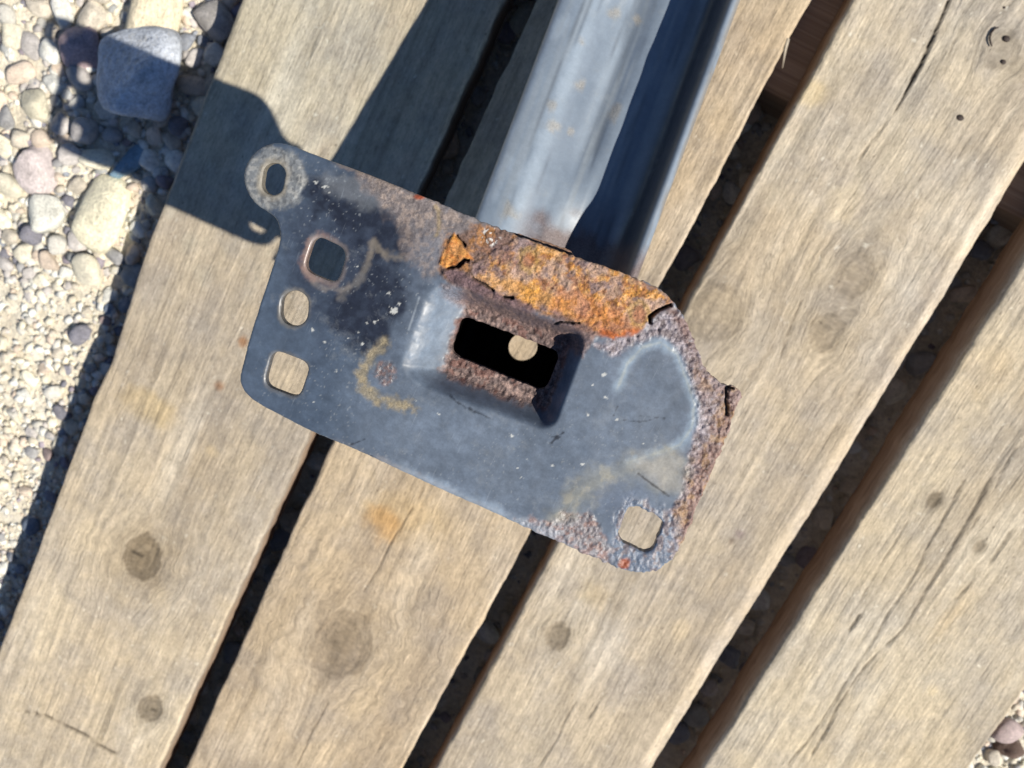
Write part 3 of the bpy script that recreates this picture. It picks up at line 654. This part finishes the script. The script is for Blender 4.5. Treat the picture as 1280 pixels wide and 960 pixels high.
# beam rail: a pressed channel that falls away from the plate to the pallet
Lp = [W(592, 265, .105), W(646, 131, .0905), W(700, 0, .0785)]
Rp = [W(812, 345, .135), W(879, 131, .113), W(929, 0, .100)]
dirL = (Lp[2] - Lp[0])[:2]; dirR = (Rp[2] - Rp[0])[:2]
tdir = dirL / np.linalg.norm(dirL); tdir2 = dirR / np.linalg.norm(dirR); tdir = (tdir + tdir2); tdir /= np.linalg.norm(tdir)
ldir = np.array([tdir[1], -tdir[0]])
BO = Lp[1][:2]
BW = float((Rp[1][:2] - BO) @ ldir)
def path_z(s):
    s0 = float((Lp[0][:2] - BO) @ tdir); s1 = float((Lp[2][:2] - BO) @ tdir)
    z = .0905 + (s) * ((.0785 - .105) / (s1 - s0))
    k = .012; return np.log(np.exp((z - .0205) / k) + 1) * k + .0205
PROF = np.array([(-.004, -.017), (0, -.016), (0, -.002), (.010, .0005), (.10, .0030), (.19, .0050), (.25, .0042), (.31, .0015), (.40, .0008), (.445, -.0012), (.49, -.0032), (.535, -.0012), (.58, .0010), (.66, .0012), (.78, .0008), (.86, .0014), (.885, .0045), (.905, .0150), (.925, .0235), (.95, .0270), (.98, .0268), (1.0, .0225), (1.005, .0120), (1.005, -.012), (1.0, -.020)])
def build_rail():
    d = np.concatenate([[0], np.cumsum(np.hypot(np.diff(PROF[:, 0] * BW), np.diff(PROF[:, 1])))])
    vv = np.linspace(0, d[-1], 110)
    pu = np.interp(vv, d, PROF[:, 0]); pz = np.interp(vv, d, PROF[:, 1])
    ker = np.array([1, 2, 3, 2, 1.]) / 9
    for _ in range(2):
        pu2 = np.convolve(np.pad(pu, 2, 'edge'), ker, 'valid'); pz2 = np.convolve(np.pad(pz, 2, 'edge'), ker, 'valid'); pu, pz = pu2, pz2
    hole = W(657, 428, .098)[:2] - BO; hs, hu = float(hole @ tdir), float(hole @ ldir)
    sA = hs - .030
    ss_ = np.concatenate([np.arange(sA, .16, .0016), np.linspace(.16, .62, 90)[1:]])
    S, Vi = np.meshgrid(ss_, np.arange(len(vv)).astype(float)); 
    U = np.interp(Vi, np.arange(len(vv)), pu) * BW; Zp = np.interp(Vi, np.arange(len(vv)), pz)
    sd = np.hypot(S - hs, U - hu) - .0062
    sd = np.where(np.abs(Zp) < .02, sd, 1.0)
    sd = np.where((Vi > 8) & (Vi < 100), sd, 1.0)
    pts, quads, tris, bnd = sheet(sd, S, Vi)
    s = pts[:, 0]; u = np.interp(pts[:, 1], np.arange(len(vv)), pu); z = np.interp(pts[:, 1], np.arange(len(vv)), pz)
    send = float((W(680, 300, .11)[:2] - BO) @ tdir)          # the pressed floor sinks where it meets the crash box
    sink = ss(send + .030, send + .002, s) * ss(.40, .62, u) * ss(.90, .78, u)
    grv = ss(send + .02, send + .05, s); zz = np.where((u > .4) & (u < .58), np.interp(u, [.4, .58], [.0008, .001]) * (1 - grv) + z * grv, z) - .0062 * sink
    xy = BO[None] + s[:, None] * tdir[None] + (u * BW)[:, None] * ldir[None]
    P = np.concatenate([xy, (path_z(s) + zz)[:, None]], 1)
    P[:, 2] += (fbm(s * 30, u * 3, 3, 71) - .5) * .0016
    n = len(P)
    # colour
    px = s * 2000; py = u * BW * 2000
    C = np.zeros((n, 3)) + lin((130, 140, 149)); rust = np.zeros(n)
    def put(m, rgb):
        nonlocal C
        C = C * (1 - m[:, None]) + lin(rgb) * m[:, None]
    put(ss(.42, .6, fbm(px / 70, py / 22, 4, 72)) * .6, (142, 152, 160)); put(ss(.45, .62, fbm(px / 25, py / 12, 4, 73)) * ss(.3, .1, u) * .65, (190, 199, 203))
    put(ss(.30, .22, u) * .5, (172, 183, 190)); put(ss(.445, .47, u) * ss(.53, .50, u) * grv * .5, (74, 82, 90)); put(ss(.80, .86, u) * ss(.965, .93, u) * .9, (20, 25, 37)); put(ss(.55, .68, fbm(px / 160, py / 7, 4, 77)) * ss(.9, .8, u) * .4, (176, 180, 178)); put(ss(.60, .72, fbm(px / 110, py / 5, 4, 78)) * .45, (78, 84, 90))  # left ridge's sheen and right wall's shade are painted into the colour
    for cx, cy, r in ((722,105,9),(690,133,7),(766,139,13),(691,160,9),(640,266,12),(712,163,5),(770,5,8),(800,12,6),(727,45,6)):
        q = W(cx, cy, .093)[:2] - BO; dq = np.hypot(s - q @ tdir, u * BW - q @ ldir) / (r * .00037) + (fbm(px / 6, py / 6, 3, 74) - .5) * 1.6
        m = ss(1.1, .4, dq); put(m * .42, (176, 160, 132)); rust = np.maximum(rust, m * .5)
    m = ss(send + .016, send + .002, s + (fbm(px / 14, py / 14, 3, 75) - .5) * .02) * ss(.2, .4, u); put(m * .8, (108, 84, 74)); rust = np.maximum(rust, m * .7)
    m = ss(.96, .99, u) * ss(.4, .6, fbm(px / 40, py / 10, 3, 76)); put(m * .7, (128, 118, 104)); m = ss(.02, .0, u) * .7; put(m, (135, 128, 112))
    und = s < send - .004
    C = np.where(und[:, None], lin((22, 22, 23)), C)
    V2 = P.copy(); V2[:, 2] -= .0022
    me = mesh_np('beam_rail', np.concatenate([P, V2]), [quads[:, ::-1], tris[:, ::-1], quads + n, tris + n, np.stack([bnd[:, 0], bnd[:, 1], bnd[:, 1] + n, bnd[:, 0] + n], -1)])
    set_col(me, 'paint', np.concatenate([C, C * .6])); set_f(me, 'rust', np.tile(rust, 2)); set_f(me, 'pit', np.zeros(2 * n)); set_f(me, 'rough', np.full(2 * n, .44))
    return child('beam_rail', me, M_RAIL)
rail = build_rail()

def build_box():
    ce = np.array([620., 446.]); prs = [(-112, -74), (104, -74), (104, 78), (-112, 78)]
    ring = roundpoly([tuple(ce + E1 * a + E2 * b) for a, b in prs], 26, 6); ring = np.array(ring)
    base = W(ring[:, 0], ring[:, 1], np.full(len(ring), PLATE_Z)); lv = np.linspace(0, 1, 14); Vs = []
    for t in lv:
        v = base.copy(); zb = path_z((v[:, :2] - BO) @ tdir - .017) - .006
        zt = PLATE_Z - .0046 - RECESS * .000225 * ss(1.0, 0.0, recess(ring[:, 0], ring[:, 1]))
        v[:, 2] = zt + (zb - zt) * t; k = .0012 * math.sin(t * 22); c = v[:, :2].mean(0); v[:, :2] += (v[:, :2] - c) * (k / .02) - t * .017 * tdir; Vs.append(v)
    inner = [v.copy() for v in Vs]
    for v in inner: c = v[:, :2].mean(0); v[:, :2] = c + (v[:, :2] - c) * .93
    m = len(ring); V = np.concatenate(Vs + inner); k = (np.arange(len(lv) - 1)[:, None] * m + np.arange(m)[None]); k2 = (np.arange(len(lv) - 1)[:, None] * m + (np.arange(m)[None] + 1) % m)
    q = np.stack([k.ravel(), k2.ravel(), (k2 + m).ravel(), (k + m).ravel()], -1); h = len(lv) * m
    me = mesh_np('crash_box', V, [q, (q + h)[:, ::-1]])
    n = len(V); nz = fbm(V[:, 0] * 300 + V[:, 1] * 120, V[:, 2] * 300, 4, 80)
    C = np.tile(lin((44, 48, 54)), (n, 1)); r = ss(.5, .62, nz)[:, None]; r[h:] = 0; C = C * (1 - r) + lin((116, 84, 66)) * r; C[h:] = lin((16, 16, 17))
    set_col(me, 'paint', C); set_f(me, 'rust', r.ravel() * .7); set_f(me, 'pit', np.zeros(n)); set_f(me, 'rough', np.full(n, .6))
    return child('crash_box', me, M_METAL)
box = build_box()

def build_flake():
    """thin rusted lip lifting from below the upper edge of the plate"""
    a = np.array([(636, 289), (655, 294), (675, 300), (697, 307), (712, 313), (719, 322)], float); t = np.linspace(0, 1, 40)
    lx = np.interp(t, np.linspace(0, 1, 6), a[:, 0]); ly = np.interp(t, np.linspace(0, 1, 6), a[:, 1])
    rows = []
    for w in np.linspace(0, 1, 7):
        ox = lx - w * 9 ; oy = ly + w * 24
        z = PLATE_Z - .0052 - .002 * t - w * .0014 + (fbm(t * 9, t * 0 + w * 3, 3, 81) - .5) * .0012
        rows.append(W(ox, oy + (fbm(t * 14, t * 0 + 2, 3, 82) - .5) * 4 * (1 - w), z))
    T = np.stack(rows, 0); B = T.copy(); B[..., 2] -= .0012; m = 40
    k = (np.arange(6)[:, None] * m + np.arange(39)[None]).ravel(); q = np.stack([k, k + 1, k + m + 1, k + m], -1); n = T.reshape(-1, 3).shape[0]
    e = np.arange(39); wall = np.stack([e, e + 1, e + 1 + n, e + n], -1)
    me = mesh_np('rust_flake', np.concatenate([T.reshape(-1, 3), B.reshape(-1, 3)]), [q[:, ::-1], q + n, wall])
    N2 = 2 * n; nz = fbm(np.tile(t, 14) * 30, np.repeat(np.arange(14), 40) * 1.0, 3, 83)[:, None]
    set_col(me, 'paint', lin((112, 84, 68)) * (1 - nz) + lin((150, 116, 92)) * nz); set_f(me, 'rust', np.full(N2, .9)); set_f(me, 'pit', np.zeros(N2)); set_f(me, 'rough', np.full(N2, .9))
    return child('rust_flake', me, M_METAL, plate)
build_flake()

# ------------------------------------------------------------------ stones
random.seed(4)
def stone_mesh(seed, square=2.0, sub=3, cuts=5):
    bm = bmesh.new(); bmesh.ops.create_icosphere(bm, subdivisions=sub, radius=1.0); rs = np.random.RandomState(seed)
    co = np.array([v.co[:] for v in bm.verts])
    nrm = (np.abs(co) ** square).sum(1) ** (-1 / square); co = co * nrm[:, None]
    for _ in range(cuts):                   # flattened faces, as on river pebbles
        d = rs.normal(size=3); d /= np.linalg.norm(d); h = rs.uniform(.58, .88); t = co @ d; over = np.clip(t - h, 0, None); co = co - d[None] * (over * .75)[:, None]
    for _ in range(4):
        d = rs.normal(size=3); ph = rs.uniform(0, 6.28); co = co * (1 + .055 * np.sin(co @ d * 2.0 + ph))[:, None]
    for v, c in zip(bm.verts, co): v.co = c
    me = bpy.data.meshes.new('pebble'); bm.to_mesh(me); bm.free()
    for p in me.polygons: p.use_smooth = True
    me.materials.append(M_STONE); return me
PEB = [stone_mesh(10 + i, (2.1, 2.7, 3.6)[i % 3], 3, (4, 7, 9)[i % 3]) for i in range(12)]
CREAM = [(240, 228, 198), (232, 218, 190), (222, 214, 196), (244, 238, 220), (216, 202, 178), (206, 196, 184), (228, 206, 180)]
GREYS = [(150, 152, 156), (172, 168, 162), (138, 134, 138), (158, 146, 150), (180, 178, 170), (126, 136, 148), (162, 142, 134)]
placed = []
def stone(px, py, rpx, name, label, group=None, col=None, flat=.6, asp=1.0, rz=None, zc=None, me=None, cat='pebble'):
    g = W(px, py, -.035); r = rpx * .00049
    z = (float(ground_z(np.array([g[0]]), np.array([g[1]]))[0]) + r * flat * .5) if zc is None else zc
    g = W(px, py, z)
    o = bpy.data.objects.new(name, me or random.choice(PEB)); COL.objects.link(o)
    o.location = g; o.scale = (r * asp, r / asp, r * flat); o.rotation_euler = (random.uniform(-.3, .3), random.uniform(-.3, .3), random.uniform(0, 6.28) if rz is None else rz)
    c = lin(col if col is not None else random.choice(CREAM)); k = random.uniform(.86, 1.12); o.color = tuple(np.clip(c * k, 0, .9)) + (1,)
    tag(o, label, cat, group); placed.append((px, py, rpx)); return o
BIGM = stone_mesh(23, 3.9, 4, 5)
stone(181, 90, 57, 'stone', 'large blue-grey and white angular stone half in shade beside the left plank', None, (205, 207, 208), .48, 1.03, .42, me=BIGM, cat='stone', zc=-.024)
for a_ in (
 (100, 56, 29, 'mauve rounded stone left of the large blue-grey stone', (186, 162, 160), .7, 1.0),
 (188, 22, 48, 'broad cream slab of stone behind the large blue-grey stone', (238, 220, 184), .45, 1.3),
 (128, 266, 42, 'long pale yellow stone lit by sun close to the left plank', (244, 232, 196), .5, .85),
 (46, 212, 34, 'flat mauve-grey stone in sun at the far left', (214, 198, 188), .35, 1.15),
 (56, 264, 26, 'round off-white stone in sun below the flat mauve-grey one', (230, 224, 204), .6, 1.1),
 (160, 206, 22, 'flat teal-blue pebble in the shadow beside the left plank', (140, 168, 182), .45, 1.4),
 (270, 25, 24, 'grey rounded stone at the top touching the left plank', (170, 162, 152), .7, 1.2),
 (78, 16, 18, 'white blocky pebble at the top left', (228, 222, 206), .7, 1.2),
 (42, 130, 20, 'white square pebble in sun left of the shadow', (228, 216, 184), .8, 1.0),
 (1255, 912, 19, 'pinkish stone beside the right-hand plank corner', (206, 182, 172), .7, 1.1),
 (1262, 935, 16, 'dark brown pebble below the pinkish stone', (112, 90, 76), .7, 1.2),
 (858, 318, 17, 'dim grey pebble in the gap above the plate corner', (150, 142, 142), .8, 1.0)):
    stone(a_[0], a_[1], a_[2], 'stone' if a_[2] > 23 else 'pebble', a_[3], None, a_[4], a_[5], a_[6], cat='stone' if a_[2] > 23 else 'pebble', zc=-.062 if a_[0] == 858 else None)

def scatter(n, zone, rr, label, group, cols, flat=(.5, .8), tries=40, gap=.86, zc=None):
    """zone() -> random photo position; keep those that do not sit inside another stone"""
    k = 0
    for _ in range(n * tries):
        if k >= n: break
        px, py = zone(); r = random.uniform(*rr) * random.choice((.8, 1, 1, 1.15))
        if any((px - a) ** 2 + (py - b) ** 2 < ((r + c) * gap) ** 2 for a, b, c in placed): continue
        stone(px, py, r, 'pebble', label, group, random.choice(cols), random.uniform(*flat), random.uniform(.85, 1.25), zc=zc(px, py) if zc else None); k += 1
edge_x = lambda y: 300 - .38 * y
def z_left():
    y = random.uniform(-30, 345); return random.uniform(-20, edge_x(y) + 25), y
def z_left_sand():
    y = random.uniform(345, 840); return random.uniform(-20, edge_x(y) + 22), y
scatter(64, z_left, (12, 21), 'larger cream river pebble in the stony patch left of the pallet', 'larger cream pebbles left of the pallet', CREAM, gap=.8)
scatter(14, z_left, (12, 20), 'larger grey river pebble in the stony patch left of the pallet', 'larger grey pebbles left of the pallet', GREYS[:5])
scatter(46, z_left, (6, 12), 'small cream pebble among the stones upper left of the pallet', 'small cream pebbles left of the pallet', CREAM)
scatter(18, z_left, (6, 12), 'small grey pebble among the stones upper left of the pallet', 'small grey pebbles left of the pallet', GREYS)
def z_strip():
    y = random.uniform(345, 860); return edge_x(y) + random.uniform(-48, 25), y
scatter(28, z_strip, (7, 13), 'grey pebble in the shadow strip along the lower left plank edge', 'grey pebbles along the left plank', GREYS)
scatter(14, z_strip, (7, 13), 'pale pebble in the shadow strip along the lower left plank edge', 'pale pebbles along the left plank', CREAM[2:6])
scatter(34, z_left_sand, (6, 12), 'pale pebble half sunk in the sunlit sand at the left', 'pebbles in the sand', CREAM)
def z_gap(x0, x1):
    def f():
        y = random.uniform(-30, 980); t = y; k = random.random()
        return x0(t) + (x1(t) - x0(t)) * k, y
    return f
gapz = lambda px, py: random.uniform(-.073, -.064)
scatter(32, z_gap(lambda y: 600 - .41 * y, lambda y: 668 - .45 * y), (10, 19), 'dim pebble seen down the gap between the first and second plank from left', 'pebbles in the left gap', CREAM + GREYS[:5], (.6, .9), gap=.74, zc=gapz)
scatter(34, z_gap(lambda y: 1000 - .53 * y, lambda y: 1066 - .547 * y), (10, 19), 'dim pebble seen down the middle gap of the pallet under the plate', 'pebbles in the middle gap', CREAM + GREYS[:5], (.6, .9), gap=.74, zc=gapz)
scatter(34, z_gap(lambda y: 1385 - .592 * y, lambda y: 1475 - .635 * y), (10, 19), 'dim pebble seen down the gap beside the right-hand plank', 'pebbles in the right gap', CREAM + GREYS[:5], (.6, .9), gap=.74, zc=gapz)
scatter(14, lambda: (random.uniform(1215, 1300), random.uniform(870, 985)), (6, 11), 'small pebble in the bottom right corner beyond the last plank', 'pebbles beyond the right-hand plank', CREAM + GREYS[:2])

def fine_gravel():
    rs = np.random.RandomState(8); bm = bmesh.new(); bmesh.ops.create_icosphere(bm, subdivisions=1, radius=1.0)
    bv = np.array([v.co[:] for v in bm.verts]); bf = np.array([[v.index for v in f.verts] for f in bm.faces]); bm.free()
    N = 6000; Vs = []; Fs = []; Cs = []; nb = 0; cols = np.array([lin(c) for c in CREAM + CREAM + CREAM + CREAM[:4] + GREYS[:5]])
    for i in range(N):
        if i < 4300:
            y = rs.uniform(-40, 990); x = rs.uniform(-40, 300 - .38 * y + 26)
        elif i < 4600: x, y = rs.uniform(1195, 1310), rs.uniform(860, 990)
        else:
            y = rs.uniform(-30, 980); j = rs.randint(3); x = (640 - .43 * y, 1035 - .54 * y, 1430 - .61 * y)[j] + rs.uniform(-40, 40)
        g = W(x, y, -.04); z = float(ground_z(np.array([g[0]]), np.array([g[1]]))[0]); g = W(x, y, z)
        r = .0008 + (.0017 if (y > 560 and i < 4300) else .0030 if (y > 340 and i < 4300) else .0026 if i >= 4300 else .0036) * rs.rand() ** 2.0
        v = bv * (1 + .22 * rs.normal(size=(len(bv), 1))) * np.array([1.2, .9, .75]) * r
        an = rs.rand() * 6.28; c, s = math.cos(an), math.sin(an)
        v = np.stack([v[:, 0] * c - v[:, 1] * s, v[:, 0] * s + v[:, 1] * c, v[:, 2]], -1) + g + np.array([0, 0, r * .3])
        Vs.append(v); Fs.append(bf + nb); nb += len(bv); Cs.append(np.tile(cols[rs.randint(18 if (y > 360 and x < 260 - .38 * y) else len(cols))] * rs.uniform(.8, 1.15), (len(bv), 1)))
    me = mesh_np('gravel', np.concatenate(Vs), [np.concatenate(Fs)]); set_col(me, 'paint', np.concatenate(Cs))
    o = link('gravel', me, M_GRAVEL); o['kind'] = 'stuff'; tag(o, 'fine pale gravel grains scattered over the sand around the pallet', 'gravel')
fine_gravel()
